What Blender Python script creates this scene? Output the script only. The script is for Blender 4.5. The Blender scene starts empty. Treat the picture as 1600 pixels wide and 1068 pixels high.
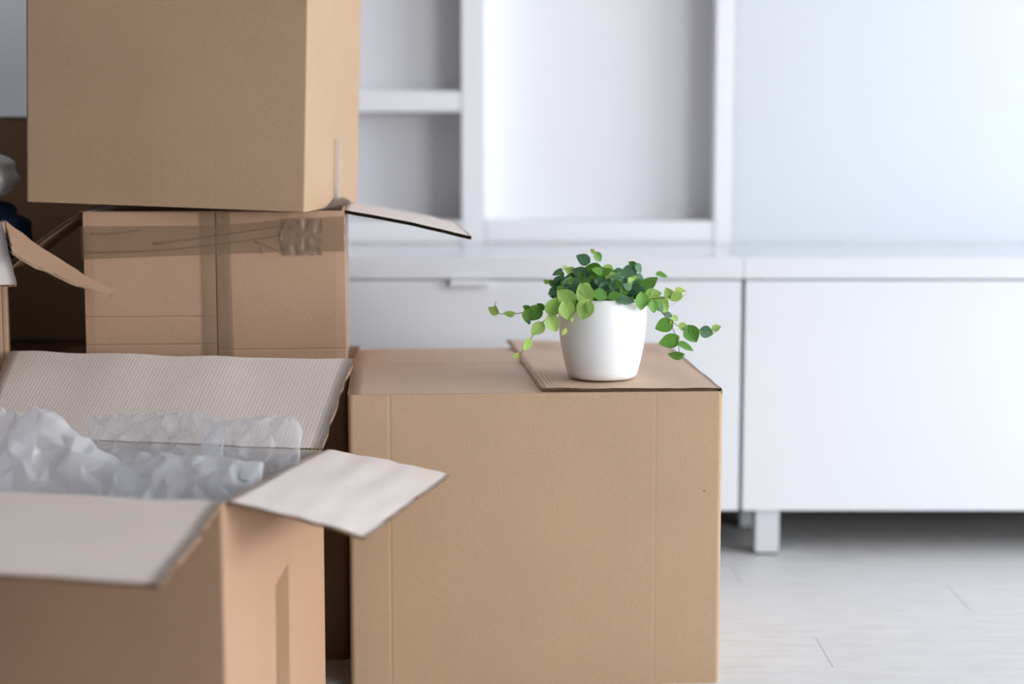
import bpy, math, random
from mathutils import Vector, Matrix, noise
random.seed(7)
C = bpy.context.scene.collection
S = bpy.context.scene

# ------------------------------------------------------------------ camera, world, light
FP = 2800.0                       # focal length in pixels of the 1600 px wide frame
PITCH = math.atan(334/FP)
EYE = 0.95
cam_d = bpy.data.cameras.new('camera'); cam = bpy.data.objects.new('camera', cam_d); C.objects.link(cam)
cam.location = (0, 0, EYE); cam.rotation_euler = (math.pi/2-PITCH, 0, 0)
cam_d.sensor_width = 36; cam_d.lens = FP/1600*36
cam_d.dof.use_dof = True; cam_d.dof.focus_distance = 3.06; cam_d.dof.aperture_fstop = 1.4
S.camera = cam
w = bpy.data.worlds.new('world'); S.world = w; w.use_nodes = True
w.node_tree.nodes['Background'].inputs[0].default_value = (0.88, 0.94, 1.0, 1)
w.node_tree.nodes['Background'].inputs[1].default_value = 1.0
def area(name, loc, rot, sx, sy, power, col):
    l = bpy.data.lights.new(name, 'AREA'); l.shape = 'RECTANGLE'; l.size = sx; l.size_y = sy
    l.energy = power; l.color = col
    o = bpy.data.objects.new(name, l); C.objects.link(o); o.location = loc; o.rotation_euler = rot; return o
# daylight entering through the right hand window, plus an unseen fill light added behind the camera
area('window_daylight', (6.15, 1.15, 1.5499999999999998), (0, math.radians(90), 0), 1.60, 4.20, 385, (0.94, 0.965, 1.0))
area('rear_fill_light', (4.3, -2.88, 1.5), (math.radians(90), 0, 0), 2.2, 1.6, 200, (0.965, 0.98, 1.0))
S.view_settings.view_transform = 'Standard'; S.view_settings.look = 'None'
S.view_settings.exposure = -0.3; S.view_settings.gamma = 1.0; S.view_settings.use_curve_mapping = False

def ray(px, py):
    a = (px-800)/FP; b = -(py-534)/FP
    return Vector((a, b*math.sin(PITCH)+math.cos(PITCH), b*math.cos(PITCH)-math.sin(PITCH)))
def at(px, py, Y):
    d = ray(px, py); return Vector((0, 0, EYE)) + d*(Y/d.y)
def atz(px, py, Z):
    d = ray(px, py); return Vector((0, 0, EYE)) + d*((Z-EYE)/d.z)

# ------------------------------------------------------------------ materials
def srgb(r, g, b):
    f = lambda c: (c/255/12.92 if c/255 <= 0.04045 else ((c/255+0.055)/1.055)**2.4)
    return (f(r), f(g), f(b), 1)
def mat(name, col, rough=0.6, spec=0.5):
    m = bpy.data.materials.new(name); m.use_nodes = True
    p = m.node_tree.nodes['Principled BSDF']
    p.inputs['Base Color'].default_value = col; p.inputs['Roughness'].default_value = rough
    p.inputs['Specular IOR Level'].default_value = spec
    return m, m.node_tree, p
def N(nt, t, **kw):
    n = nt.nodes.new(t)
    for k, v in kw.items(): setattr(n, k, v)
    return n
def kraft(name, col, dark=0.90, lines=(0, 0, 0), linecon=0.03, speck=True):
    """paper liner: fibre mottling, few specks, faint washboard of the flutes along the chosen axis"""
    m, nt, p = mat(name, col, 0.62, 0.5); L = nt.links
    tc = N(nt, 'ShaderNodeTexCoord')
    mp = N(nt, 'ShaderNodeMapping'); L.new(tc.outputs['Object'], mp.inputs[0])
    n1 = N(nt, 'ShaderNodeTexNoise'); n1.inputs['Scale'].default_value = 5; n1.inputs['Detail'].default_value = 5
    n2 = N(nt, 'ShaderNodeTexNoise'); n2.inputs['Scale'].default_value = 260; n2.inputs['Detail'].default_value = 3
    L.new(mp.outputs[0], n1.inputs[0]); L.new(mp.outputs[0], n2.inputs[0])
    a = N(nt, 'ShaderNodeMath', operation='MULTIPLY_ADD'); a.inputs[1].default_value = 0.5; L.new(n1.outputs[0], a.inputs[0])
    b = N(nt, 'ShaderNodeMath', operation='MULTIPLY'); b.inputs[1].default_value = 0.5; L.new(n2.outputs[0], b.inputs[0]); L.new(b.outputs[0], a.inputs[2])
    r = N(nt, 'ShaderNodeValToRGB'); e = r.color_ramp.elements
    e[0].position = 0.3; e[0].color = tuple(c*dark for c in col[:3])+(1,)
    e[1].position = 0.7; e[1].color = tuple(min(1, c*1.05) for c in col[:3])+(1,)
    L.new(a.outputs[0], r.inputs[0])
    out = r.outputs[0]
    if speck:
        v = N(nt, 'ShaderNodeTexVoronoi'); v.inputs['Scale'].default_value = 9; L.new(mp.outputs[0], v.inputs[0])
        vr = N(nt, 'ShaderNodeValToRGB'); vr.color_ramp.elements[0].position = 0.014; vr.color_ramp.elements[0].color = (0.22, 0.18, 0.15, 1)
        vr.color_ramp.elements[1].position = 0.022; vr.color_ramp.elements[1].color = (1, 1, 1, 1)
        L.new(v.outputs['Distance'], vr.inputs[0])
        mx = N(nt, 'ShaderNodeMix', data_type='RGBA', blend_type='MULTIPLY'); mx.inputs[0].default_value = 0.75
        L.new(out, mx.inputs[6]); L.new(vr.outputs[0], mx.inputs[7]); out = mx.outputs[2]
    L.new(out, p.inputs['Base Color'])
    bp = N(nt, 'ShaderNodeBump'); bp.inputs['Distance'].default_value = 0.0006; bp.inputs['Strength'].default_value = 0.35
    h = n2.outputs[0]
    if any(lines):
        d = N(nt, 'ShaderNodeVectorMath', operation='DOT_PRODUCT'); d.inputs[1].default_value = lines; L.new(mp.outputs[0], d.inputs[0])
        wob = N(nt, 'ShaderNodeMath', operation='MULTIPLY_ADD'); wob.inputs[1].default_value = 1.6
        L.new(n1.outputs[0], wob.inputs[0]); L.new(d.outputs['Value'], wob.inputs[2])
        s = N(nt, 'ShaderNodeMath', operation='SINE'); L.new(wob.outputs[0], s.inputs[0])
        s2 = N(nt, 'ShaderNodeMath', operation='MULTIPLY_ADD'); s2.inputs[1].default_value = linecon*25; L.new(s.outputs[0], s2.inputs[0]); L.new(n2.outputs[0], s2.inputs[2])
        h = s2.outputs[0]
    L.new(h, bp.inputs['Height']); L.new(bp.outputs[0], p.inputs['Normal'])
    return m
W6 = 2*math.pi/0.0065
OUT = kraft('kraft_liner', srgb(184, 153, 122), lines=(W6, W6, 0), linecon=0.0012)
OUT2 = kraft('kraft_liner_smooth', srgb(212, 182, 156))
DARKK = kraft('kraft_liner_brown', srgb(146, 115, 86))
WALLK = kraft('kraft_liner_warm', srgb(182, 146, 118))
INN = kraft('grey_liner', srgb(238, 224, 214), lines=(W6, 0, 0), linecon=0.016, speck=False)
INNP = kraft('grey_liner_plain', srgb(230, 219, 212), speck=False)
FLUTE = kraft('flute_paper', srgb(186, 160, 130), speck=False)
CREASE = kraft('worn_edge', srgb(206, 176, 146), speck=False)

def tape_mat(name, col, alpha, rough=0.22):
    m, nt, p = mat(name, col, rough, 0.6); p.inputs['Alpha'].default_value = alpha
    n = N(nt, 'ShaderNodeTexNoise'); n.inputs['Scale'].default_value = 40
    bp = N(nt, 'ShaderNodeBump'); bp.inputs['Strength'].default_value = 0.25; bp.inputs['Distance'].default_value = 0.001
    tc = N(nt, 'ShaderNodeTexCoord'); nt.links.new(tc.outputs['Object'], n.inputs[0])
    nt.links.new(n.outputs[0], bp.inputs['Height']); nt.links.new(bp.outputs[0], p.inputs['Normal'])
    return m
TAPE = tape_mat('brown_packing_tape', srgb(152, 126, 100), 0.46)
TAPE2 = tape_mat('tan_packing_tape', srgb(165, 134, 100), 0.55)
TAPE3 = tape_mat('crumpled_brown_tape', srgb(150, 126, 104), 0.6, 0.3)
CLEAR = tape_mat('clear_tape', srgb(176, 170, 166), 0.3)

def lacquer(name, col, rough=0.35):
    m, nt, p = mat(name, col, rough, 0.5)
    n = N(nt, 'ShaderNodeTexNoise'); n.inputs['Scale'].default_value = 2.0
    tc = N(nt, 'ShaderNodeTexCoord'); nt.links.new(tc.outputs['Object'], n.inputs[0])
    r = N(nt, 'ShaderNodeValToRGB'); r.color_ramp.elements[0].color = tuple(c*0.975 for c in col[:3])+(1,); r.color_ramp.elements[1].color = col
    nt.links.new(n.outputs[0], r.inputs[0]); nt.links.new(r.outputs[0], p.inputs['Base Color'])
    return m
WHITE = lacquer('white_lacquer', srgb(217, 222, 229), 0.5)
WHITE4 = lacquer('white_gloss_lacquer', srgb(228, 231, 236), 0.14)
WHITE3 = lacquer('white_lacquer_bright', srgb(240, 241, 244), 0.4)
WHITE2 = lacquer('white_lacquer_matte', srgb(242, 243, 246), 0.35)
METAL = lacquer('pale_metal', srgb(205, 210, 214), 0.3)
PAINT = lacquer('white_wall_paint', srgb(230, 232, 236), 0.9)
CEIL = lacquer('ceiling_paint', srgb(226, 228, 232), 0.9)
ABSORB = lacquer('bounce_absorbing_dark', srgb(66, 60, 56), 0.9)  # dark tone given to the unseen walls to cut bounce light
CERAM = lacquer('white_ceramic', srgb(240, 240, 240), 0.34)

def plank_mat():
    m, nt, p = mat('whitewashed_plank', srgb(214, 214, 216), 0.5, 0.4); L = nt.links
    tc = N(nt, 'ShaderNodeTexCoord'); oi = N(nt, 'ShaderNodeObjectInfo')
    ad = N(nt, 'ShaderNodeVectorMath', operation='ADD'); L.new(tc.outputs['Object'], ad.inputs[0])
    sc = N(nt, 'ShaderNodeVectorMath', operation='SCALE'); sc.inputs['Scale'].default_value = 1.0
    L.new(oi.outputs['Location'], sc.inputs[0]); L.new(sc.outputs[0], ad.inputs[1])
    mp = N(nt, 'ShaderNodeMapping'); mp.inputs['Scale'].default_value = (3.0, 14, 1); L.new(ad.outputs[0], mp.inputs[0])
    n = N(nt, 'ShaderNodeTexNoise'); n.inputs['Scale'].default_value = 3.0; n.inputs['Detail'].default_value = 8; n.inputs['Roughness'].default_value = 0.65
    L.new(mp.outputs[0], n.inputs[0])
    r = N(nt, 'ShaderNodeValToRGB'); e = r.color_ramp.elements
    e[0].position = 0.32; e[0].color = srgb(211, 210, 209); e[1].position = 0.6; e[1].color = srgb(221, 221, 221)
    L.new(n.outputs[0], r.inputs[0])
    mr = N(nt, 'ShaderNodeMapRange'); mr.inputs[3].default_value = 0.97; mr.inputs[4].default_value = 1.0; L.new(oi.outputs['Random'], mr.inputs[0])
    mx = N(nt, 'ShaderNodeVectorMath', operation='SCALE'); L.new(r.outputs[0], mx.inputs[0]); L.new(mr.outputs[0], mx.inputs['Scale'])
    L.new(mx.outputs[0], p.inputs['Base Color'])
    return m
PLANK = plank_mat()

# ------------------------------------------------------------------ object helpers
def obj(name, verts, faces, mats, parent=None, mi=None, smooth=False, loc=None, rot=None):
    me = bpy.data.meshes.new(name); me.from_pydata([tuple(v) for v in verts], [], faces)
    for m in (mats if isinstance(mats, (list, tuple)) else [mats]): me.materials.append(m)
    if mi:
        for p, k in zip(me.polygons, mi): p.material_index = k
    if smooth:
        for p in me.polygons: p.use_smooth = True
    me.update()
    o = bpy.data.objects.new(name, me); C.objects.link(o)
    if parent: o.parent = parent
    if loc is not None: o.location = loc
    if rot is not None: o.rotation_euler = rot
    return o
def thing(name, label, cat, loc=(0, 0, 0), rot=(0, 0, 0), group=None):
    o = bpy.data.objects.new(name, None); C.objects.link(o); o.empty_display_size = 0.05
    o.location = loc; o.rotation_euler = rot
    o['label'] = label; o['category'] = cat
    if group: o['group'] = group
    return o
def boxgeo(x0, x1, y0, y1, z0, z1, b=0.0):
    """box with bevelled edges (b) as verts, faces"""
    import bmesh
    bm = bmesh.new(); bmesh.ops.create_cube(bm, size=1)
    for v in bm.verts:
        v.co = Vector(((x0+x1)/2+v.co.x*(x1-x0), (y0+y1)/2+v.co.y*(y1-y0), (z0+z1)/2+v.co.z*(z1-z0)))
    if b: bmesh.ops.bevel(bm, geom=bm.edges[:], offset=b, segments=2, affect='EDGES')
    bm.verts.index_update()
    V = [v.co.copy() for v in bm.verts]; F = [[v.index for v in f.verts] for f in bm.faces]; bm.free()
    return V, F
def bx(name, x0, x1, y0, y1, z0, z1, m, parent=None, b=0.002):
    V, F = boxgeo(x0, x1, y0, y1, z0, z1, b)
    return obj(name, V, F, m, parent)
def struct(o): o['kind'] = 'structure'; return o
def tube(pts, r, n=6):
    V, F = [], []
    for i, p in enumerate(pts):
        d = (pts[min(i+1, len(pts)-1)]-pts[max(i-1, 0)]).normalized()
        a = d.orthogonal().normalized() if i == 0 else (a - d*a.dot(d)).normalized()
        b = d.cross(a)
        rr = r*(1-0.5*i/len(pts))
        for k in range(n):
            t = 2*math.pi*k/n; V.append(p+a*math.cos(t)*rr+b*math.sin(t)*rr)
    for i in range(len(pts)-1):
        for k in range(n):
            F.append([i*n+k, i*n+(k+1) % n, (i+1)*n+(k+1) % n, (i+1)*n+k])
    F.append(list(range(n))[::-1]); F.append([(len(pts)-1)*n+k for k in range(n)])
    return V, F

# corrugated board: liners + real fluting visible on the cut edges at v=0 and v=1 (and rolled u edges)
def board(name, c00, c10, c11, c01, parent, t=0.005, waves=40, top=None, bot=None, bend=None, layers=1, jit=0.0, core=.004, seed=0):
    top = top or INN; bot = bot or OUT
    c00, c10, c11, c01 = [Vector(c) for c in (c00, c10, c11, c01)]
    n = ((c10-c00).cross(c01-c00)).normalized()
    V, F, MI = [], [], []
    def P(u, v, h):
        p = (c00*(1-u)+c10*u)*(1-v)+(c01*(1-u)+c11*u)*v
        d = bend(u, v) if bend else 0
        return p+n*(h+d)
    def sheet(nu, nv, hf, mi, wob=0.0, sd=0):
        b = len(V)
        for j in range(nv+1):
            for i in range(nu+1):
                u, v = i/nu, j/nv
                uu, vv = u, v
                if wob:
                    if j in (0, nv): vv += wob*noise.noise(Vector((u*9+sd, v*3+seed, 0.3)))/max((c01-c00).length, .01)
                    if i in (0, nu): uu += wob*noise.noise(Vector((v*9+sd, u*3+seed, 1.3)))/max((c10-c00).length, .01)
                V.append(P(uu, vv, hf(u)))
        for j in range(nv):
            for i in range(nu):
                q = b+j*(nu+1)+i; F.append([q, q+1, q+nu+2, q+nu+1]); MI.append(mi)
        return b
    nu, nv = 28, 12
    tb = sheet(nu, nv, lambda u: t/2, 0, jit, 0)
    bb = sheet(nu, nv, lambda u: -t/2, 1, jit, .35)
    for i in (0, nu):
        for j in range(nv):
            a = tb+j*(nu+1)+i; c = bb+j*(nu+1)+i
            F.append([a, a+nu+1, c+nu+1, c]); MI.append(1)
    if core:
        ln = max((c01-c00).length, .02)
        for vv in (core/ln, 1-core/ln):
            b = len(V)
            for i in range(nu+1): V.append(P(i/nu, vv, -t/2)); V.append(P(i/nu, vv, t/2))
            for i in range(nu): F.append([b+2*i, b+2*i+2, b+2*i+3, b+2*i+1]); MI.append(2)
    lh = t/layers
    for L in range(layers):
        base = -t/2+lh*(L+0.5); w = int(waves*(1+0.35*L))
        sheet(w*6, 3, (lambda u, base=base, w=w: base+lh*0.46*math.sin(u*w*2*math.pi)), 2, 0)
        if L: sheet(nu, 3, lambda u, L=L: -t/2+lh*L, 2, 0)
    return obj(name, V, F, [top, bot, FLUTE], parent, MI, smooth=True)

def carton(parent, W, D, H, outm, innm, t=0.006, r=0.006, bulge=(0.004, 0.004, 0.004, 0.004), creases=None, closed_top=False, floor_t=0.006, sag=0.0):
    """four walls with rounded corners, slight outward bulge, scored crease lines, floor panel; base centre at the origin.
    sides: 0 front(-y) 1 right 2 back 3 left"""
    creases = creases or {}
    nz = 12
    def outline(off):
        """list of (x,y,side,u,groove)"""
        out = []
        hw, hd = W/2-off, D/2-off
        corners = [(-hw, -hd), (hw, -hd), (hw, hd), (-hw, hd)]
        rr = max(r-off*0.5, 0.0015)
        dirs = [(1, 0), (0, 1), (-1, 0), (0, -1)]
        for s in range(4):
            c0, c1 = Vector(corners[s]), Vector(corners[(s+1) % 4]); d = Vector(dirs[s]); nrm = Vector((d.y, -d.x))
            Ls = (c1-c0).length
            us = [(k/12, 0) for k in range(1, 12)]+[(0, 0), (1, 0)]
            for (cu, gd) in creases.get(s, []):
                us = [q for q in us if abs(q[0]-cu) > 0.012]+[(cu-0.006, 0), (cu, gd), (cu+0.006, 0)]
            us.sort()
            for (u, g) in us:
                L = rr+(Ls-2*rr)*u
                p = c0+d*L
                out.append((p, nrm, s, u, g))
            cc = c1-d*rr-nrm*0+Vector((-nrm.x, -nrm.y))*rr
            for k in (1, 2, 3):
                an = k/4*math.pi/2
                q = cc+nrm*rr*math.cos(an)+d*rr*math.sin(an)
                out.append((q, nrm, s, -1, 0))
        return out
    V, F, MI = [], [], []
    Oo, Oi = outline(0), outline(t)
    n = len(Oo)
    def col(O, sign):
        b = len(V)
        for j in range(nz+1):
            v = j/nz; z = H*v
            for (p, nrm, s, u, g) in O:
                d = 0
                if u >= 0: d = bulge[s]*math.sin(math.pi*u)*math.sin(math.pi*min(max(v, 0), 1))**0.7-g
                V.append(Vector((p.x+nrm.x*d, p.y+nrm.y*d, z)))
        return b
    a = col(Oo, 1); b = col(Oi, -1)
    for j in range(nz):
        for k in range(n):
            k2 = (k+1) % n
            F.append([a+j*n+k, a+j*n+k2, a+(j+1)*n+k2, a+(j+1)*n+k]); MI.append(0)
            F.append([b+j*n+k2, b+j*n+k, b+(j+1)*n+k, b+(j+1)*n+k2]); MI.append(1)
    for k in range(n):
        k2 = (k+1) % n
        F.append([a+nz*n+k, a+nz*n+k2, b+nz*n+k2, b+nz*n+k]); MI.append(2)
    F.append([a+k for k in range(n)][::-1]); MI.append(0)
    # inner floor panel
    q = len(V)
    for (x, y) in ((-1, -1), (1, -1), (1, 1), (-1, 1)): V.append(Vector((x*(W/2-t), y*(D/2-t), floor_t)))
    F.append([q, q+1, q+2, q+3]); MI.append(1)
    if closed_top:
        q = len(V)
        for (x, y) in ((-1, -1), (1, -1), (1, 1), (-1, 1)): V.append(Vector((x*(W/2-t), y*(D/2-t), H-sag)))
        F.append([q, q+1, q+2, q+3]); MI.append(0)
    return obj('body', V, F, [outm, innm, CREASE], parent, MI)

def tape(parent, pts_a, pts_b, m, wr=0.0004, off=0.0008, nrm=None, label=None, seed=0, sub=10, cross=6):
    """strip between two polylines (same count), lifted along nrm per station, with wrinkles"""
    V, F = [], []; st = []
    for i in range(len(pts_a)-1):
        k = sub if (Vector(pts_a[i])-Vector(pts_a[i+1])).length > 0.02 else 2
        for q in range(k): st.append((i, q/k))
    st.append((len(pts_a)-2, 1.0))
    for (i, f) in st:
        A = Vector(pts_a[i]).lerp(Vector(pts_a[i+1]), f); B = Vector(pts_b[i]).lerp(Vector(pts_b[i+1]), f)
        nn = Vector(nrm[i]).lerp(Vector(nrm[i+1]), f).normalized()
        for c in range(cross+1):
            p = A.lerp(B, c/cross)
            V.append(p+nn*(off+wr*(0.5+0.5*noise.noise(p*55+Vector((seed, 0, 0))))))
    w1 = cross+1
    for i in range(len(st)-1):
        for c in range(cross):
            q = i*w1+c; F.append([q, q+1, q+w1+1, q+w1])
    o = obj('tape', V, F, m, parent, smooth=True)
    if label: o['label'] = label
    return o

# ------------------------------------------------------------------ the room
XL, XR, YB, YF, ZC = -1.7, 6.1, 4.76, -2.8, 2.6
fl = struct(bx('floor', XL-.1, XR+.1, YF-.1, YB+.1, -0.12, -0.012, PAINT, b=0))
PW, PL = 0.19, 1.2
k = 0; pm = None
y = YF
row = 0
while y < YB-0.01:
    x = XL - (row*0.43 % PL)
    while x < XR:
        x0, x1 = max(x, XL), min(x+PL, XR); y1 = min(y+PW, YB)
        if x1-x0 > 0.03:
            V, F = boxgeo(-(x1-x0)/2+.0003, (x1-x0)/2-.0003, -(y1-y)/2+.0003, (y1-y)/2-.0003, -0.012, 0.0, 0)
            # chamfered long edges
            o = None
            if pm is not None and abs((x1-x0)-PL) < 1e-4 and abs((y1-y)-PW) < 1e-4:
                o = bpy.data.objects.new('plank', pm); C.objects.link(o)
            else:
                V, F = boxgeo(-(x1-x0)/2+.0003, (x1-x0)/2-.0003, -(y1-y)/2+.0003, (y1-y)/2-.0003, -0.012, 0.0, 0.0005)
                o = obj('plank', V, F, PLANK)
                if abs((x1-x0)-PL) < 1e-4 and abs((y1-y)-PW) < 1e-4: pm = o.data
            o.parent = fl; o.location = ((x0+x1)/2, (y+y1)/2, 0)
        x += PL
    y += PW; row += 1
struct(bx('wall_back', XL-.1, XR+.1, YB, YB+.1, -0.012, ZC, PAINT, b=0))
struct(bx('wall_left', XL-.1, XL, YF, YB, -0.012, ZC, ABSORB, b=0))
struct(bx('ceiling', XL-.1, XR+.1, YF-.1, YB+.1, ZC, ZC+.1, CEIL, b=0))
def wall_with_window(name, axis, pos, a0, a1, w0, w1, z0, z1, th):
    V, F = [], []
    for (p0, p1, q0, q1) in ((a0, w0, -0.012, ZC), (w1, a1, -0.012, ZC), (w0, w1, -0.012, z0), (w0, w1, z1, ZC)):
        if axis == 'x': v, f = boxgeo(pos, pos+th, p0, p1, q0, q1)
        else: v, f = boxgeo(p0, p1, pos, pos+th, q0, q1)
        b = len(V); V += v; F += [[i+b for i in g] for g in f]
    return struct(obj(name, V, F, ABSORB if axis == 'y' else PAINT))
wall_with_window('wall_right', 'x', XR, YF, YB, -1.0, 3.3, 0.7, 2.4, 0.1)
wall_with_window('wall_front', 'y', YF-.1, XL, XR, 3.15, 5.45, 0.7, 2.3, 0.1)  # opening in this wall added for the rear fill light
def window(name, axis, pos, w0, w1, z0, z1, nm):
    fr = 0.05
    def seg(n, p0, p1, q0, q1, par):
        if axis == 'x': return bx(n, pos, pos+.06, p0, p1, q0, q1, WHITE2, par, 0.004)
        return bx(n, p0, p1, pos, pos+.06, q0, q1, WHITE2, par, 0.004)
    root = struct(seg(name, w0, w1, z0, z0+fr, None))
    seg('window_frame', w0, w1, z1-fr, z1, root); seg('window_frame', w0, w0+fr, z0, z1, root); seg('window_frame', w1-fr, w1, z0, z1, root)
    for k in range(1, nm):
        c = w0+(w1-w0)*k/nm; seg('window_frame', c-.03, c+.03, z0, z1, root)
window('window_1', 'x', XR+.005, -1.0, 3.3, 0.7, 2.4, 3)
window('rear_fill_window', 'y', YF-.08, 3.15, 5.45, 0.7, 2.3, 2)  # unseen frame added round the rear fill light
struct(bx('baseboard_left', XL, XL+.015, YF, YB, 0, .08, WHITE2, b=.003))
struct(bx('baseboard_right', XR-.015, XR, YF, YB, 0, .08, WHITE2, b=.003))

# ------------------------------------------------------------------ white furniture
SBY, SBT = 3.92, 0.668            # front plane and top height of the sideboards
seam = (1161-800)/FP*3.94
def sideboard(x0, x1, label, kind):
    t = thing('sideboard', label, 'sideboard', ((x0+x1)/2, SBY+.25, 0), group='white low sideboards along the back wall')
    hw = (x1-x0)/2-0.001; f = -.25; zb = 0.104
    bx('body', -hw, hw, f+.022, .25, zb, SBT-.048, WHITE4, t)
    bx('worktop', -hw-.0008, hw+.0008, f, .25, SBT-.046, SBT, WHITE4, t, .0012)
    zt = SBT-.0505
    if kind == 'drawer':
        d = bx('drawer', -hw+.001, hw-.003, f, f+.02, zb, zt, WHITE4, t, .002)
        bx('handle', -.045, .045, f-.018, f+.002, zt-.012, zt+.003, WHITE4, d, .003)
    else:
        for (a, b_) in ((-hw+.003, -.0015), (.0015, hw-.001)):
            pass
        d = bx('door', -hw+.003, hw-.001, f, f+.02, zb, zt, WHITE4, t, .002)
        bx('handle', .25, .34, f-.018, f+.002, zt-.012, zt+.003, WHITE4, d, .003)
    bx('shade_base_panel', -hw+.004, hw-.004, f+.03, .245, zb-.006, zb-.0005, DARKM, t, 0)  # dark sheet added to deepen the shade under the sideboard
    bx('rear_shade_strip', -hw+.01, hw-.01, .20, .215, .004, zb-.007, DARKM, t, 0)  # added dark strip, stands in for the shade at the back
    for sx in (-1, 1):
        xc = -(hw-.062) if sx < 0 else hw-.11
        bx('leg', xc-.027, xc+.027, f+.012, f+.066, 0.006, zb, METAL, t, .002)
        bx('leg', xc-.027, xc+.027, f+.275, f+.329, 0.006, zb, METAL, t, .002)
        bx('leg_foot', xc-.024, xc+.024, f+.015, f+.063, 0, .007, DARKM, t, 0)
        bx('leg_foot', xc-.024, xc+.024, f+.278, f+.326, 0, .007, DARKM, t, 0)
    return t
DARKM = lacquer('dark_grey_foot_and_shade', srgb(84, 82, 80), 0.6)  # rubber of the feet, also the dark of the added shade pieces
sideboard(seam-1.2, seam, 'white low sideboard with a drawer and tab handle, behind the plant', 'drawer')
sideboard(seam, seam+1.2, 'white low sideboard with a plain door, right of the cardboard boxes', 'door')

# tall open shelving behind the sideboards
HY = 4.43; HZ = 1.95
def hx(px): return (px-800)/FP*4.47
g = thing('shelving_unit', 'tall white open shelving unit with square niches behind the drawer sideboard', 'shelving', (0, HY+.15, 0))
f, bk = -.15, .16
xl = seam-1.2
bx('back_panel', xl, hx(1142), bk-.012, bk, 0.0, HZ, WHITE3, g, .001)
bx('back_panel', xl+.05, hx(722), -.03, -.02, 1.04, HZ-.05, WHITE3, g, .001)
bx('back_panel', hx(758), hx(1112), -.03, -.02, .722, HZ-.05, WHITE3, g, .001)
bx('back_panel', xl+.05, hx(722), .02, .03, .722, .99, WHITE3, g, .001)
for (a, b_) in ((xl, xl+.05), (hx(722), hx(758)), (hx(1112), hx(1142))):
    bx('side_panel', a, b_, f, bk-.013, 0.0, HZ, WHITE3, g, .002)
for (z0, z1) in ((0.668, 0.722), (0.99, 1.04), (1.35, 1.40), (1.90, 1.95)):
    bx('shelf', xl+.051, hx(722)-.001, f+.001, bk-.013, z0, z1, WHITE3, g, .002)
for (z0, z1) in ((0.668, 0.722), (1.50, 1.55), (1.90, 1.95)):
    bx('shelf', hx(758)+.001, hx(1112)-.001, f+.001, bk-.013, z0, z1, WHITE3, g, .002)
c = thing('wall_cabinet', 'tall white cabinet with flat closed front behind the right sideboard', 'cabinet', (hx(1142)+.6, HY+.15, 0))
bx('body', -.600, .6, f+.02, bk, 0.0, HZ, WHITE, c)
bx('door', -.600, .6, f, f+.018, 0.02, HZ, WHITE, c, .0008)

# ------------------------------------------------------------------ large closed box with the plant
rz = math.radians(4.0)
pr = atz(1124, 1066, 0)
BW, BD, BH = 0.634, 0.62, 0.508
ex = Vector((math.cos(rz), math.sin(rz), 0)); ey = Vector((-math.sin(rz), math.cos(rz), 0))
ctr = pr - ex*BW/2 + ey*BD/2; ctr.z = 0
big = thing('cardboard_box', 'large closed cardboard box with the potted plant standing on its top', 'box', ctr, (0, 0, rz))
carton(big, BW, BD, BH, OUT, INNP, r=0.008, bulge=(.005, .003, .004, .003), creases={0: [(0.10, .0004), (0.826, .0002)], 1: [(0.85, .001)]})
hw, hd = BW/2, BD/2
# under flaps
board('flap', (-hw+.004, -hd+.006, BH-.011), (-hw+.3, -hd+.006, BH-.012), (-hw+.3, hd-.006, BH-.012), (-hw+.004, hd-.006, BH-.011), big, t=.004, waves=20, top=OUT2, bot=INNP)
def ffb(u, v): return 0.004*math.sin(math.pi*u)*v
board('flap', (-hw+.002, -hd+.001, BH-.002), (hw-.002, -hd+.001, BH-.002), (hw-.004, -.006, BH+.001), (-hw+.004, -.002, BH+.006), big, t=.0045, waves=90, top=OUT2, bot=INNP, bend=ffb)
def fbb(u, v): return .004*math.sin(math.pi*u)*(1-v)+.012*math.sin(math.pi*v)**.8*(1-u)**.6*min(1, u*12)**.5
board('flap', (-hw+.004, -.0015, BH+.006), (hw-.004, -.0055, BH+.001), (hw-.002, hd-.001, BH-.002), (-hw+.002, hd-.001, BH-.002), big, t=.0045, waves=90, top=OUT2, bot=INNP, bend=fbb)
# right hand flap folded over everything, double corrugated edge
def rfb(u, v): return .0016*noise.noise(Vector((u*5, v*4, 2)))+.0008*math.sin(u*16)*(1-v)**3+.003*(1-u)**2*v
board('flap', (hw-.307, -hd+.004, BH+.0055), (hw-.002, -hd+.002, BH+.0028), (hw-.002, hd-.004, BH+.006), (hw-.327, hd-.004, BH+.0135), big, t=.0045, waves=34, top=OUT2, bot=OUT2, bend=rfb, layers=2, jit=.005, core=.004, seed=3)

# ------------------------------------------------------------------ open box in front
RH = 0.43
Pf = atz(349, 787, RH); Pb = atz(506, 703, RH)
ed = (Pb-Pf); OD = ed.length; ed.normalize(); ew = Vector((ed.y, -ed.x, 0))      # ew to the right
rzo = math.atan2(ew.y, ew.x)
OW = 0.628
oc = (Pf+Pb)/2 - ew*OW/2; oc.z = 0
ob = thing('cardboard_box', 'open cardboard box in the foreground with flaps spread and plastic padding inside', 'box', oc, (0, 0, rzo))
carton(ob, OW, OD, RH, WALLK, INNP, r=0.007, bulge=(.004, .003, .003, .003), creases={1: []})
hw, hd = OW/2, OD/2
inv = Matrix.Translation(oc) @ Matrix.Rotation(rzo, 4, 'Z'); inv = inv.inverted()
def oL(v): return inv @ v
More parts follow.
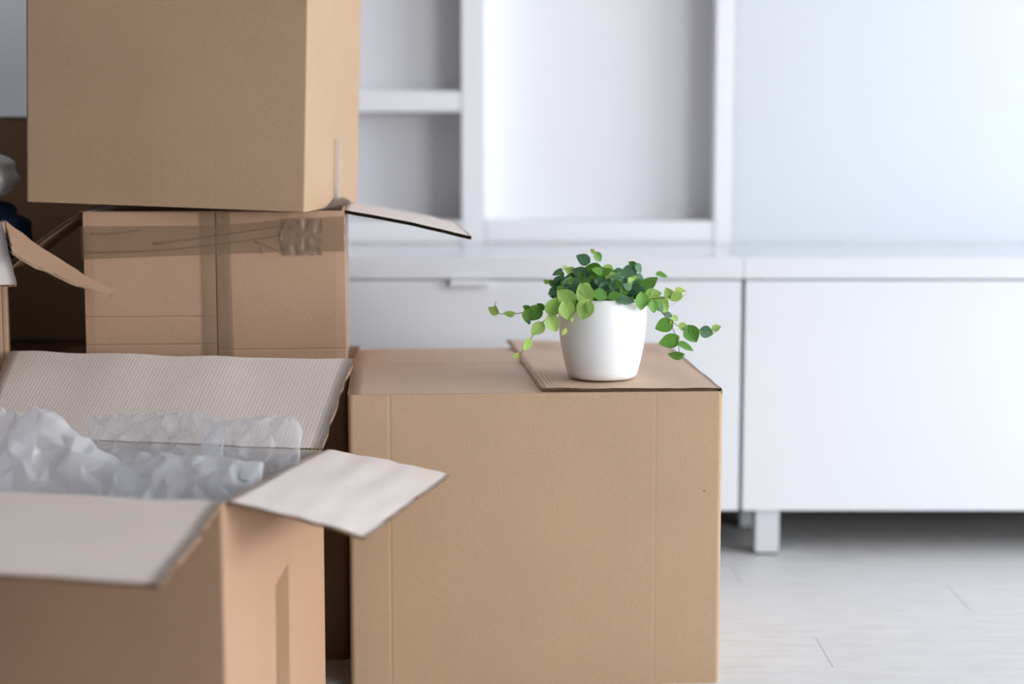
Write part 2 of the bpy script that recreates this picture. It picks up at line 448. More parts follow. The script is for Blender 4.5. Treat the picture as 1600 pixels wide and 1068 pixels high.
# back flap
tl = math.radians(55); FLn = .215
ft = (FLn*math.sin(tl), FLn*math.cos(tl))
def bfb(u, v): return .006*math.sin(math.pi*v)*(0.3+noise.noise(Vector((u*3, v, 1))))+.012*max(0, u-.9)/.1*v*.4+.0012*math.sin(u*23)*v
board('flap', (-hw+.003, hd-.001, RH), (hw-.003, hd-.001, RH), (hw-.004, hd+ft[0], RH+ft[1]), (-hw-.026, hd+ft[0]+.004, RH+ft[1]-.002), ob, t=.005, waves=95, top=INN, bot=WALLK, bend=bfb, jit=.004, seed=1)
# right flap
a0, a1 = oL(at(508, 704, Pb.y+.005)), oL(at(352, 787, Pf.y))
t0, t1 = oL(atz(702, 743, RH-.045)), oL(atz(571, 841, RH-.05))
board('flap', a1+Vector((.002, .004, .001)), t1, t0, a0+Vector((.002, -.004, .001)), ob, t=.005, waves=40, top=INNP, bot=WALLK, bend=lambda u, v: .003*math.sin(math.pi*u)+.0015*noise.noise(Vector((u*6, v*3, 5))), jit=.005, seed=2)
# front flap
f0 = oL(atz(251, 915, RH-.035)); f1 = Vector((-hw+.006, f0.y-.004, f0.z+.004))
board('flap', f1, f0, (hw-.004, -hd+.001, RH), (-hw+.004, -hd+.001, RH), ob, t=.005, waves=90, top=INN, bot=WALLK, bend=lambda u, v: .004*math.sin(math.pi*v)*math.sin(u*5), jit=.007, seed=4)
# left flap (outside the picture)
board('flap', (-hw, -hd+.004, RH), (-hw, hd-.004, RH), (-hw-.15, hd-.01, RH+.14), (-hw-.15, -hd+.01, RH+.14), ob, t=.005, waves=40, top=WALLK, bot=INNP)
# tape on the right wall
xo = hw+.0035
y0, y1 = -hd+OD*.445, -hd+OD*.575
tape(ob, [(xo, y0, 0.005), (xo, y0, RH-.165)], [(xo, y1, .005), (xo, y1, RH-.145)], TAPE2, nrm=[(1, 0, 0)]*2, label='vertical strip of tan tape', off=.0006)

# ------------------------------------------------------------------ the stack
lz = math.radians(1.5)
LW, LD, LH = .585, .46, .514
p = atz(547, 1030, 0)
def place(pr, W, D, rz):
    ex = Vector((math.cos(rz), math.sin(rz), 0)); ey = Vector((-math.sin(rz), math.cos(rz), 0))
    c = pr-ex*W/2+ey*D/2; return c
lc = place(p, LW, LD, lz)
low = thing('cardboard_box', 'shaded cardboard box on the floor at the bottom of the stack, behind the open box', 'box', lc, (0, 0, lz))
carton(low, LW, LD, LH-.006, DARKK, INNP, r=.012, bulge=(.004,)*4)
hw, hd = LW/2, LD/2
board('flap', (-hw+.002, -hd+.002, LH-.003), (hw-.002, -hd+.002, LH-.003), (hw-.003, -.002, LH-.003), (-hw+.003, -.002, LH-.003), low, t=.0045, waves=60, top=DARKK, bot=INNP)
board('flap', (-hw+.003, .001, LH-.003), (hw-.003, .001, LH-.003), (hw-.002, hd-.002, LH-.003), (-hw+.002, hd-.002, LH-.003), low, t=.0045, waves=60, top=DARKK, bot=INNP)

MH = .803-LH
mzr = math.radians(4.6)
pm_ = at(539, 326, 3.22); pm_.z = LH
MW, MD = .464, .40
mc = place(pm_, MW, MD, mzr)
mid = thing('cardboard_box', 'taped cardboard box in the middle of the stack with side flaps hanging open', 'box', mc, (0, 0, mzr))
carton(mid, MW, MD, MH, WALLK, INN, r=.005, bulge=(.0, .002, .002, .003), closed_top=True, sag=.012)
hw, hd = MW/2, MD/2
minv = (Matrix.Translation(mc) @ Matrix.Rotation(mzr, 4, 'Z')).inverted()
# front face panels meeting at the taped seam, with horizontal score lines
sx = -hw+MW*(340.5-138)/402
def panel(x0, x1, grooves):
    V, F, MI = [], [], []
    zs = [0.002+(MH-.004)*k/14 for k in range(15)]
    for gz in grooves: zs = [z for z in zs if abs(z-gz) > .006]+[gz-.0025, gz, gz+.0025]
    zs.sort(); nx = 14
    for z in zs:
        for i in range(nx+1):
            u = i/nx; x = x0+(x1-x0)*u
            d = -.0045-.0018*math.sin(math.pi*u)*math.sin(math.pi*z/MH)-.0008*noise.noise(Vector((x*9, z*9, 0)))
            if any(abs(z-gz) < 1e-6 for gz in grooves): d += .0016
            if i in (0, nx): d += .0012
            V.append(Vector((x, -hd+d, z)))
    nf = len(V)
    for (x, z) in ((x0, zs[0]), (x1, zs[0]), (x1, zs[-1]), (x0, zs[-1])): V.append(Vector((x, -hd, z)))
    for j in range(len(zs)-1):
        for i in range(nx):
            q = j*(nx+1)+i; F.append([q, q+1, q+nx+2, q+nx+1])
    m_ = len(zs)-1; r0 = list(range(nx+1)); r1 = [m_*(nx+1)+i for i in range(nx+1)]
    F.append([nf, nf+1]+r0[::-1]); F.append([nf+3]+r1+[nf+2])
    c0 = [j*(nx+1) for j in range(m_+1)]; c1 = [j*(nx+1)+nx for j in range(m_+1)]
    F.append([nf]+c0+[nf+3]); F.append([nf+1, nf+2]+c1[::-1])
    return obj('panel', V, F, WALLK, mid, smooth=False)
def mz(py): return MH*(1-(py-326)/ (326+ (MH*860)-326))
panel(-hw+.001, sx-.0012, [mz(488), mz(531)])
panel(sx+.0012, hw-.001, [mz(540)])
# tapes
yo = -hd-.0063
tw = .0315
zt_, zb_ = MH-.001, .004
tape(mid, [(sx-tw+.004, yo, zt_), (sx-tw+.006, yo, zb_)], [(sx-.001, yo, zt_), (sx-.001, yo, zb_)], TAPE, nrm=[(0, -1, 0)]*2, sub=20, label='vertical brown tape left of the seam')
tape(mid, [(sx+.0012, yo, zt_), (sx+.0012, yo, zb_)], [(sx+tw-.006, yo, zt_), (sx+tw-.002, yo, zb_)], TAPE, nrm=[(0, -1, 0)]*2, sub=20, seed=4, label='vertical brown tape right of the seam')
def hz(py): return MH-(py-325)/862.0
A = [(-hw-.0015, -hd+.05, hz(347)), (-hw-.0015, -hd-.004, hz(347)), (sx, yo, hz(347)), (hw*.5, yo, hz(339)), (hw+.0005, yo+.002, hz(333)), (hw+.003, -hd+.06, hz(331))]
B = [(-hw-.0015, -hd+.05, hz(398)), (-hw-.0015, -hd-.004, hz(398)), (sx, yo, hz(391)), (hw*.5, yo, hz(388)), (hw+.0005, yo+.002, hz(388)), (hw+.003, -hd+.06, hz(388))]
nr = [(-1, 0, 0), (-.5, -1, 0), (0, -1, 0), (0, -1, 0), (.4, -1, 0), (1, 0, 0)]
tape(mid, A, B, TAPE, nrm=nr, wr=.0016, off=.0012, sub=22, cross=14, seed=9, label='wrinkled brown tape running across the seam')
# crumpled overlapping patch of tape at the right
V, F = [], []
for j in range(19):
    for i in range(21):
        x = hw-.115+i/20*.073+.012*(j/18-.5)**2; z = hz(336+j/18*57)
        rp = abs(noise.noise(Vector((i*.28+j*.1, j*.12-i*.16, 3.1))))
        x += .004*noise.noise(Vector((0, j*.3, 2)))*(i in (0, 20)); z += .003*noise.noise(Vector((i*.4, 4, 2)))*(j in (0, 18))
        V.append(Vector((x, yo-.0045+.006*rp, z)))
for j in range(18):
    for i in range(20):
        q = j*21+i; F.append([q, q+1, q+22, q+21])
o = obj('tape', V, F, TAPE3, mid, smooth=True); o['label'] = 'crumpled tape patch near the right edge'
# long wrinkle ridges in the tape
for (w0, w1, s0, s1, cv) in ((128, 500, 386, 352, 6), (245, 470, 374, 345, -3), (150, 230, 358, 352, 2), (400, 440, 372, 388, 0), (410, 412, 380, 392, 1)):
    pts = []
    for k in range(16):
        u = k/15; px = w0+(w1-w0)*u
        px = max(px, 142)
        x = -hw+MW*(px-138)/402; z = hz(s0+(s1-s0)*u**1.4+cv*math.sin(math.pi*u))
        pts.append(Vector((x, yo-.0018, z)))
    V, F = tube(pts, .0016, 5)
    o = obj('tape_wrinkle', V, F, TAPE, mid, smooth=True)
# hanging flaps
r0_, r1_ = Vector((hw+.001, -hd, MH-.002)), Vector((hw+.001, hd-.01, MH-.002))
q0 = minv @ at(737, 372, 3.235); q1 = q0+Vector((-.01, MD*.97, .006))
board('flap', r0_, q0, q1, r1_, mid, t=.0062, waves=36, top=INNP, bot=WALLK, bend=lambda u, v: .0025*math.sin(math.pi*u)+.001*noise.noise(Vector((u*5, v*5, 7))), layers=2, jit=.002, core=.03, seed=6)
l0, l1 = Vector((-hw-.001, -hd, MH-.002)), Vector((-hw-.001, hd-.01, MH-.002))
s0 = Vector((-hw-.138, -hd+.006, MH-.102)); s1 = s0+Vector((0, MD*.95, 0))
board('flap', s0, l0, l1, s1, mid, t=.0065, waves=28, top=INN, bot=WALLK, bend=lambda u, v: .003*math.sin(math.pi*u), layers=2, jit=.002, core=.02, seed=8)

# top box
tz = math.radians(-7.0); tilt = math.radians(1.75)
TW, TD, TH = .507, .44, .46
Rm = Matrix.Rotation(tz, 4, 'Z') @ Matrix.Rotation(tilt, 4, 'Y')
corner = at(477, 331, 3.13)
tc = corner - (Rm @ Vector((TW/2, -TD/2, 0)))
topb = thing('cardboard_box', 'big plain cardboard box at the very top of the stack, tilted slightly', 'box', tc, (0, tilt, tz))
carton(topb, TW, TD, TH, OUT, INNP, r=.005, bulge=(.003, .002, .003, .003))
hw, hd = TW/2, TD/2
board('flap', (-hw+.002, -hd+.001, TH+.001), (hw-.002, -hd+.001, TH+.001), (hw-.003, -.002, TH+.001), (-hw+.003, -.002, TH+.001), topb, t=.0045, waves=60, top=OUT, bot=INNP)
board('flap', (-hw+.003, .001, TH+.001), (hw-.003, .001, TH+.001), (hw-.002, hd-.001, TH+.001), (-hw+.002, hd-.001, TH+.001), topb, t=.0045, waves=60, top=OUT, bot=INNP)
yy = -hd+TD*.55
o = tape(topb, [(hw+.003, yy-.03, .012), (hw+.003, yy-.03, .125)], [(hw+.003, yy+.018, .012), (hw+.003, yy+.02, .128)], CLEAR, nrm=[(1, 0, 0)]*2, wr=.001, off=.001, label='strip of clear greyish tape on the right side')
# torn liner near the lower edge of the right side
V = [Vector((hw+.0028, yy+dx, dz)) for dx, dz in ((-.10, .0005), (-.06, .006), (-.03, .013), (-.012, .016), (-.008, .040), (-.004, .016), (.05, .014), (.10, .008), (.13, .0005))]
TORN = kraft('torn_paper', srgb(92, 76, 60), speck=False)
obj('torn_patch', V, [list(range(len(V)))[::-1]], TORN, topb)

# ------------------------------------------------------------------ boxes behind at the left
def plain_box(label, x0, x1, y0, D, z0, H, m, rz=0):
    c = Vector(((x0+x1)/2, y0+D/2, z0)); W = x1-x0
    b = thing('cardboard_box', label, 'box', c, (0, 0, rz)); hw, hd = W/2, D/2
    carton(b, W, D, H-.006, m, INNP, r=.01, bulge=(.003,)*4)
    board('flap', (-hw+.002, -hd+.002, H-.003), (hw-.002, -hd+.002, H-.003), (hw-.003, -.002, H-.003), (-hw+.003, -.002, H-.003), b, t=.0045, waves=60, top=m, bot=INNP)
    board('flap', (-hw+.003, .001, H-.003), (hw-.003, .001, H-.003), (hw-.002, hd-.002, H-.003), (-hw+.002, hd-.002, H-.003), b, t=.0045, waves=60, top=m, bot=INNP)
    return b
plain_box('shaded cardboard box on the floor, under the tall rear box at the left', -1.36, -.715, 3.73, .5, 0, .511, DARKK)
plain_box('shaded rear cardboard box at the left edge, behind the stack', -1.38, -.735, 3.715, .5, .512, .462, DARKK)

# left box with clothes
CH = .783
cz = math.radians(15.5)
pc = at(8, 347, 3.21); pc.z = 0
CW, CD = .42, .29
cc = place(pc, CW, CD, cz)
cb = thing('cardboard_box', 'tall open cardboard box at the left edge with clothes piled in it', 'box', cc, (0, 0, cz))
carton(cb, CW, CD, CH, WALLK, INNP, r=.005, bulge=(.002,)*4, creases={0: [(.985, .0012)]})
cinv = (Matrix.Translation(cc) @ Matrix.Rotation(cz, 4, 'Z')).inverted()
hw, hd = CW/2, CD/2
L_ = lambda px, py, Y: cinv @ at(px, py, Y)
f0 = L_(27, 446, 3.07)
board('flap', Vector((-hw+.02, f0.y, f0.z)), f0, (hw-.006, -hd, CH), (-hw+.004, -hd, CH), cb, t=.005, waves=50, top=INNP, bot=WALLK, jit=.002)
board('flap', L_(169, 463, 3.075), L_(177, 457, 3.11), L_(8, 349, 3.17), L_(20, 398, 3.10), cb, t=.0055, waves=5, top=WALLK, bot=WALLK, bend=lambda u, v: -.004*math.sin(math.pi*v), jit=.004, seed=11)
board('flap', (-hw+.004, hd, CH), (hw-.004, hd, CH), (hw-.006, hd+.10, CH-.12), (-hw+.006, hd+.10, CH-.12), cb, t=.005, waves=40, top=INNP, bot=WALLK)

def fabric(name, col):
    m, nt, p = mat(name, col, 0.95, 0.1)
    n = N(nt, 'ShaderNodeTexNoise'); n.inputs['Scale'].default_value = 120; tcn = N(nt, 'ShaderNodeTexCoord')
    nt.links.new(tcn.outputs['Object'], n.inputs[0])
    r = N(nt, 'ShaderNodeValToRGB'); r.color_ramp.elements[0].color = tuple(c*.9 for c in col[:3])+(1,); r.color_ramp.elements[1].color = col
    r.color_ramp.elements[0].position = .35; r.color_ramp.elements[1].position = .6
    nt.links.new(n.outputs[0], r.inputs[0]); nt.links.new(r.outputs[0], p.inputs['Base Color'])
    return m
def garment(name, label, cat, m, ctr, ax, rotz, seed, fold=10):
    """soft folded bundle: squashed rounded block with fold ridges running round it"""
    V, F = [], []; nu, nv = 64, 32
    for j in range(nv+1):
        ph = -math.pi/2+math.pi*j/nv
        for i in range(nu):
            th = 2*math.pi*i/nu
            cx, sy, sz = math.cos(ph)*math.cos(th), math.cos(ph)*math.sin(th), math.sin(ph)
            q = lambda s, e=.55: math.copysign(abs(s)**e, s)
            p = Vector((q(cx, .85)*ax[0], q(sy)*ax[1], q(sz, .85)*ax[2]))
            k = .03*math.sin(fold*sz*1.6+3*cx+2*noise.noise(Vector((cx*2, sy*2, seed))))+.10*noise.noise(Vector((cx*2.2, sy*2.2+seed, sz*3)))
            V.append(p*(1+k))
    for j in range(nv):
        for i in range(nu):
            a = j*nu+i; b = j*nu+(i+1) % nu; F.append([a, b, b+nu, a+nu])
    o = obj(name, V, F, m, None, smooth=True, loc=ctr, rot=(0, 0, rotz))
    o['label'] = label; o['category'] = cat
    return o
pn = at(-62, 335, 3.36)
garment('folded_garment', 'navy blue folded garment stuffed in the box at the left edge', 'clothing', fabric('navy_cotton', srgb(26, 40, 66)), Vector((pn.x, 3.345, pn.z-.035)), (.125, .11, .065), 0, 2)
pw = at(-75, 285, 3.34)
garment('folded_shirt', 'white folded shirt lying on top of the navy garment', 'clothing', fabric('white_cotton', srgb(248, 248, 248)), Vector((pw.x, 3.34, pw.z+.012)), (.112, .10, .052), 0, 5, 7)

# ------------------------------------------------------------------ plastic padding in the open box
def film_mat(name, alpha, white):
    m = bpy.data.materials.new(name); m.use_nodes = True; nt = m.node_tree; L = nt.links
    p = nt.nodes['Principled BSDF']; out = nt.nodes['Material Output']
    p.inputs['Base Color'].default_value = white; p.inputs['Roughness'].default_value = .1; p.inputs['Specular IOR Level'].default_value = .9
    tr = N(nt, 'ShaderNodeBsdfTransparent'); tr.inputs[0].default_value = (.97, .98, 1, 1)
    tl_ = N(nt, 'ShaderNodeBsdfTranslucent'); tl_.inputs[0].default_value = white
    m1 = N(nt, 'ShaderNodeMixShader'); m1.inputs[0].default_value = .45; L.new(p.outputs[0], m1.inputs[1]); L.new(tl_.outputs[0], m1.inputs[2])
    lw = N(nt, 'ShaderNodeLayerWeight'); lw.inputs[0].default_value = .35
    mr = N(nt, 'ShaderNodeMapRange'); mr.inputs[3].default_value = alpha; mr.inputs[4].default_value = min(1, alpha+.45); L.new(lw.outputs['Facing'], mr.inputs[0])
    m2 = N(nt, 'ShaderNodeMixShader'); L.new(mr.outputs[0], m2.inputs[0]); L.new(tr.outputs[0], m2.inputs[1]); L.new(m1.outputs[0], m2.inputs[2])
    L.new(m2.outputs[0], out.inputs[0])
    n = N(nt, 'ShaderNodeTexNoise'); n.inputs['Scale'].default_value = 18; n.inputs['Detail'].default_value = 2; n.inputs['Distortion'].default_value = 1.5
    tcn = N(nt, 'ShaderNodeTexCoord'); L.new(tcn.outputs['Object'], n.inputs[0])
    bp = N(nt, 'ShaderNodeBump'); bp.inputs['Strength'].default_value = .5; bp.inputs['Distance'].default_value = .003
    L.new(n.outputs[0], bp.inputs['Height']); L.new(bp.outputs[0], p.inputs['Normal'])
    return m
FILM = film_mat('clear_film', .12, (.95, .955, .97, 1))
FILMW = film_mat('milky_film', .40, (.95, .955, .975, 1))
def pillow(label, m, ctr, ax, rot, seed, crump=.010, nu=15, nv=9, sh=3.0):
    """crumpled bag of thin film: jittered flat facets meeting in crisp creases, closed round its rim"""
    rd = random.Random(seed); V, F = [], []
    def pt(u, v, side, z):
        pr_ = (max(0, 1-abs(u)**sh)*max(0, 1-abs(v)**sh))**.5
        return Vector((u*ax[0], v*ax[1], side*ax[2]*pr_+z*(.35+.65*pr_)))
    rim = {}
    for side in (1, -1):
        grid = []
        for j in range(nv+1):
            row = []
            for i in range(nu+1):
                edge = i in (0, nu) or j in (0, nv)
                if edge and (i, j) in rim: row.append(rim[(i, j)]); continue
                u = 2*(i+(rd.uniform(-.36, .36) if 0 < i < nu else 0))/nu-1; v = 2*(j+(rd.uniform(-.36, .36) if 0 < j < nv else 0))/nv-1
                # uneven outline
                if j in (0, nv): v *= 1-.10*rd.random()-.12*abs(u)**4
                if i in (0, nu): u *= 1-.08*rd.random()-.10*abs(v)**4
                row.append(len(V)); V.append(pt(u, v, side, crump*rd.uniform(-1, 1)))
                if edge: rim[(i, j)] = row[-1]
            grid.append(row)
        for j in range(nv):
            for i in range(nu):
                a_, b_, c_, d_ = grid[j][i], grid[j][i+1], grid[j+1][i+1], grid[j+1][i]
                t = [[a_, b_, c_], [a_, c_, d_]] if rd.random() < .5 else [[a_, b_, d_], [b_, c_, d_]]
                F += t if side == 1 else [f_[::-1] for f_ in t]
    o = obj('air_pillow', V, F, m, None, smooth=True, loc=ctr, rot=rot)
    me = o.data; at_ = me.attributes.new('crease_edge', 'FLOAT', 'EDGE')
    for e in at_.data: e.value = rd.choice((.15, .4, .7, .9))
    md = o.modifiers.new('subsurf', 'SUBSURF'); md.levels = 3; md.render_levels = 3
    o['label'] = label; o['category'] = 'packing plastic'
    return o
R = math.radians
pl1 = pillow('milky crumpled plastic film rising at the left side of the open box', FILMW, at(104, 782, 2.72), (.15, .10, .035), (R(62), R(35), rzo), 3, .011)
pl2 = pillow('milky plastic air pillow at the front, just behind the front flap', FILMW, at(290, 775, 2.66), (.125, .068, .035), (R(52), R(1), rzo), 8, .009, 13, 7)
pl3 = pillow('clear crinkled plastic film lying at the back of the open box', FILM, at(240, 712, 2.82), (.125, .075, .022), (R(58), R(-3), rzo), 14, .013, 17, 11)
pl4 = pillow('clear plastic air pillow in the right rear corner of the open box', FILM, at(392, 727, 2.77), (.085, .082, .032), (R(60), R(-5), rzo+.05), 21, .009, 11, 9)
pl6 = pillow('milky plastic film at the far left, behind the rising sheet in the open box', FILMW, at(-50, 725, 2.81), (.11, .10, .03), (R(65), R(4), rzo), 41, .010)
pl5 = pillow('lower plastic air pillow half hidden under the others in the open box', FILMW, Vector((oc.x, oc.y, .22)), (.28, .17, .09), (0, 0, rzo), 31, .012)
GREEN = lacquer('green_print', srgb(40, 130, 95), .5)
# small green printed mark on the front pillow
M0 = Matrix.LocRotScale(pl2.location, pl2.rotation_euler, None); Mi = M0.inverted(); pts = []
for d in range(60, 260, 14):
    px_, py_ = 382+9*math.cos(R(d)), 742+9*math.sin(R(d))
    o_ = Mi @ Vector((0, 0, EYE)); dr = (Mi.to_3x3() @ ray(px_, py_)).normalized()
    hit, loc_, nn_, _ = pl2.ray_cast(o_, dr)
    if hit: pts.append(M0 @ (loc_-dr*.0025))
if len(pts) < 3: pts = [at(378+9*math.cos(R(d)), 742+9*math.sin(R(d)), 2.62) for d in range(60, 260, 14)]
V, F = tube(pts, .0012, 5)
mk = obj('printed_mark', V, F, GREEN, None, smooth=True)
mk.parent = pl2; mk.matrix_parent_inverse = Mi
mk['label'] = 'green printed arc'

# ------------------------------------------------------------------ potted plant
TOPZ = BH+.0105
pb = atz(943, 595, TOPZ); PY = pb.y+.048
pot = thing('potted_plant', 'small creeping fig in a round white ceramic pot on the closed box', 'plant', (pb.x, PY, TOPZ))
sc = 3.135/FP*1.0
prof = [(0, .0), (.044, .0), (.0545, .0015), (.059, .006), (.0615, .014), (.066, .032), (.0705, .054), (.0738, .078), (.0752, .098), (.0750, .114), (.0740, .126), (.0728, .134), (.0722, .1375), (.0708, .1385), (.0695, .1365), (.0695, .128), (.071, .11), (.070, .08), (.0, .08)]
V, F = [], []; ns = 64
for (r_, z_) in prof:
    r_ *= 1.02; z_ *= 1.02
    for k in range(ns): V.append(Vector((r_*math.cos(2*math.pi*k/ns), r_*math.sin(2*math.pi*k/ns), z_)))
for j in range(len(prof)-1):
    for k in range(ns):
        F.append([j*ns+k, j*ns+(k+1) % ns, (j+1)*ns+(k+1) % ns, (j+1)*ns+k])
obj('pot', V, F, CERAM, pot, smooth=True)
SOIL, nt, p_ = mat('dark_soil', srgb(52, 38, 28), .95, .1)
n = N(nt, 'ShaderNodeTexNoise'); n.inputs['Scale'].default_value = 200
bp = N(nt, 'ShaderNodeBump'); nt.links.new(n.outputs[0], bp.inputs['Height']); nt.links.new(bp.outputs[0], p_.inputs['Normal'])
V = [Vector((0, 0, .124))]; F = []
for ri in range(1, 6):
    for k in range(32):
        a = 2*math.pi*k/32; rr = .0695*ri/5
        V.append(Vector((rr*math.cos(a), rr*math.sin(a), .122+.004*noise.noise(Vector((rr*60*math.cos(a), rr*60*math.sin(a), 0))))))
for k in range(32): F.append([0, 1+k, 1+(k+1) % 32])
for ri in range(4):
    for k in range(32): F.append([1+ri*32+k, 1+(ri+1)*32+k, 1+(ri+1)*32+(k+1) % 32, 1+ri*32+(k+1) % 32])
obj('soil', V, F, SOIL, pot, smooth=True)

def leaf_mat(name, c1, c2, vein):
    m, nt, p = mat(name, c1, .45, .4); L = nt.links
    tcn = N(nt, 'ShaderNodeTexCoord'); sp = N(nt, 'ShaderNodeSeparateXYZ'); L.new(tcn.outputs['Object'], sp.inputs[0])
    ab = N(nt, 'ShaderNodeMath', operation='ABSOLUTE'); L.new(sp.outputs[0], ab.inputs[0])
    # side veins: stripes running obliquely from the midrib
    s1 = N(nt, 'ShaderNodeMath', operation='MULTIPLY_ADD'); s1.inputs[1].default_value = -.75; L.new(ab.outputs[0], s1.inputs[0]); L.new(sp.outputs[1], s1.inputs[2])
    s2 = N(nt, 'ShaderNodeMath', operation='MULTIPLY'); s2.inputs[1].default_value = 36; L.new(s1.outputs[0], s2.inputs[0])
    s3 = N(nt, 'ShaderNodeMath', operation='SINE'); L.new(s2.outputs[0], s3.inputs[0])
    g1 = N(nt, 'ShaderNodeMath', operation='GREATER_THAN'); g1.inputs[1].default_value = .93; L.new(s3.outputs[0], g1.inputs[0])
    g2 = N(nt, 'ShaderNodeMath', operation='LESS_THAN'); g2.inputs[1].default_value = .018; L.new(ab.outputs[0], g2.inputs[0])
    mxm = N(nt, 'ShaderNodeMath', operation='MAXIMUM'); L.new(g1.outputs[0], mxm.inputs[0]); L.new(g2.outputs[0], mxm.inputs[1])
    mu = N(nt, 'ShaderNodeMath', operation='MULTIPLY'); mu.inputs[1].default_value = .3; L.new(mxm.outputs[0], mu.inputs[0])
    oi = N(nt, 'ShaderNodeObjectInfo'); nn = N(nt, 'ShaderNodeTexNoise'); nn.inputs['Scale'].default_value = 3; L.new(tcn.outputs['Object'], nn.inputs[0])
    av = N(nt, 'ShaderNodeMath', operation='MULTIPLY_ADD'); av.inputs[1].default_value = .6; L.new(oi.outputs['Random'], av.inputs[0])
    a2 = N(nt, 'ShaderNodeMath', operation='MULTIPLY'); a2.inputs[1].default_value = .4; L.new(nn.outputs[0], a2.inputs[0]); L.new(a2.outputs[0], av.inputs[2])
    mx = N(nt, 'ShaderNodeMix', data_type='RGBA'); mx.inputs[6].default_value = c1; mx.inputs[7].default_value = c2; L.new(av.outputs[0], mx.inputs[0])
    m2 = N(nt, 'ShaderNodeMix', data_type='RGBA'); m2.inputs[7].default_value = vein; L.new(mu.outputs[0], m2.inputs[0]); L.new(mx.outputs[2], m2.inputs[6])
    L.new(m2.outputs[2], p.inputs['Base Color'])
    tl_ = N(nt, 'ShaderNodeBsdfTranslucent'); L.new(m2.outputs[2], tl_.inputs[0])
    ms = N(nt, 'ShaderNodeMixShader'); ms.inputs[0].default_value = .25; L.new(p.outputs[0], ms.inputs[1]); L.new(tl_.outputs[0], ms.inputs[2])
    L.new(ms.outputs[0], nt.nodes['Material Output'].inputs[0])
    return m
LM = {'d': leaf_mat('leaf_dark', srgb(58, 104, 70), srgb(104, 144, 110), srgb(130, 168, 130)),
      'm': leaf_mat('leaf_mid', srgb(82, 136, 46), srgb(112, 164, 68), srgb(140, 180, 95)),
      'l': leaf_mat('leaf_light', srgb(140, 184, 76), srgb(176, 208, 116), srgb(206, 224, 156)),
      'y': leaf_mat('leaf_young', srgb(158, 188, 70), srgb(190, 212, 110), srgb(220, 230, 160))}
def leaf_mesh(name, m, wr, heart, cup, tipc):
    """leaf of length 1 along +y, base at the origin, normal +z"""
    V, F = [], []; rows = 8
    for j in range(rows+1):
        v = j/rows
        wd = wr*(math.sin(math.pi*v**.78)**.85)*(1-.12*v) if 0 < v < 1 else .0
        y0_ = v
        for i in range(5):
            s = (i-2)/2
            back = heart*abs(s)*(1-v)**2*.5
            V.append(Vector((s*wd, y0_-back, cup*abs(s)**1.3*wd-tipc*v*v+.02*math.sin(v*9)*abs(s))))
    for j in range(rows):
        for i in range(4):
            q = j*5+i; F.append([q, q+1, q+6, q+5])
    me = bpy.data.meshes.new(name); me.from_pydata([tuple(v) for v in V], [], F); me.materials.append(m)
    for p in me.polygons: p.use_smooth = True
    return me
LMESH = {k: [leaf_mesh('leaf', LM[k], *a) for a in ((.48, .32, .30, .10), (.44, .18, .22, .2), (.52, .38, .35, .05))] for k in LM}
cp = lambda x, y: (740+x/3.902, 370+y/3.902)
def leaf(b, t, kind, Y, yaw=0.0, var=None, tipd=0.0):
    """b, t: base and tip in the 410x270 px study crop; yaw turns the blade about its own length"""
    B = at(*cp(*b), PY+Y); T = at(*cp(*t), PY+Y+tipd)
    ly = (T-B); Lg = ly.length; ly.normalize()
    vd = (Vector((0, 0, EYE))-B).normalized()
    nz = (vd-ly*vd.dot(ly)).normalized()
    lx = ly.cross(nz)
    ca, sa = math.cos(yaw), math.sin(yaw)
    lx, nz = lx*ca+nz*sa, nz*ca-lx*sa
    me = (LMESH[kind])[var if var is not None else random.randrange(3)]
    o = bpy.data.objects.new('leaf', me); C.objects.link(o); o.parent = pot
    o.matrix_parent_inverse = Matrix.Identity(4)
    M = Matrix(((lx.x, ly.x, nz.x), (lx.y, ly.y, nz.y), (lx.z, ly.z, nz.z))).to_4x4() @ Matrix.Scale(Lg, 4)
    M.translation = B-Vector((pb.x, PY, TOPZ))
    o.matrix_basis = M
    return o
def stem(pts, m, Ys, r=.0008):
    P = [at(*cp(*q), PY+y_)-Vector((pb.x, PY, TOPZ)) for q, y_ in zip(pts, Ys)]
    Q = []
    for i in range(len(P)-1):
        for k in range(5):
            t = k/5; p0, p1, p2, p3 = P[max(i-1, 0)], P[i], P[i+1], P[min(i+2, len(P)-1)]
            Q.append(.5*((2*p1)+(p2-p0)*t+(2*p0-5*p1+4*p2-p3)*t*t+(3*p1-p0-3*p2+p3)*t**3))
    Q.append(P[-1]); V, F = tube(Q, r, 5)
    return obj('stem', V, F, m, pot, smooth=True)
STEMB = mat('stem_brown', srgb(104, 78, 62), .7)[0]; STEMG = mat('stem_green', srgb(150, 150, 80), .7)[0]
stem([(600, 400), (540, 410), (470, 470), (400, 545), (335, 640), (300, 695), (258, 738)], STEMB, [0, -.06, -.08, -.08, -.08, -.08, -.08], .0010)
stem([(560, 405), (500, 425), (430, 435), (340, 455), (240, 468), (150, 465), (128, 430), (138, 390)], STEMB, [0, -.05, -.06, -.06, -.06, -.06, -.06, -.06], .0009)
stem([(720, 380), (690, 400), (620, 455), (570, 520), (542, 595)], STEMG, [-.03, -.09, -.095, -.095, -.09], .0009)
stem([(980, 380), (1060, 378), (1150, 372), (1230, 358), (1265, 335)], STEMB, [-.02, -.06, -.07, -.07, -.07])
stem([(1265, 335), (1292, 325), (1290, 350), (1240, 395), (1190, 425)], STEMG, [-.07]*5, .0005)
stem([(1040, 370), (1110, 420), (1165, 480), (1215, 560), (1245, 650), (1262, 740)], STEMB, [0, -.03, -.03, -.03, -.03, -.03], .0010)
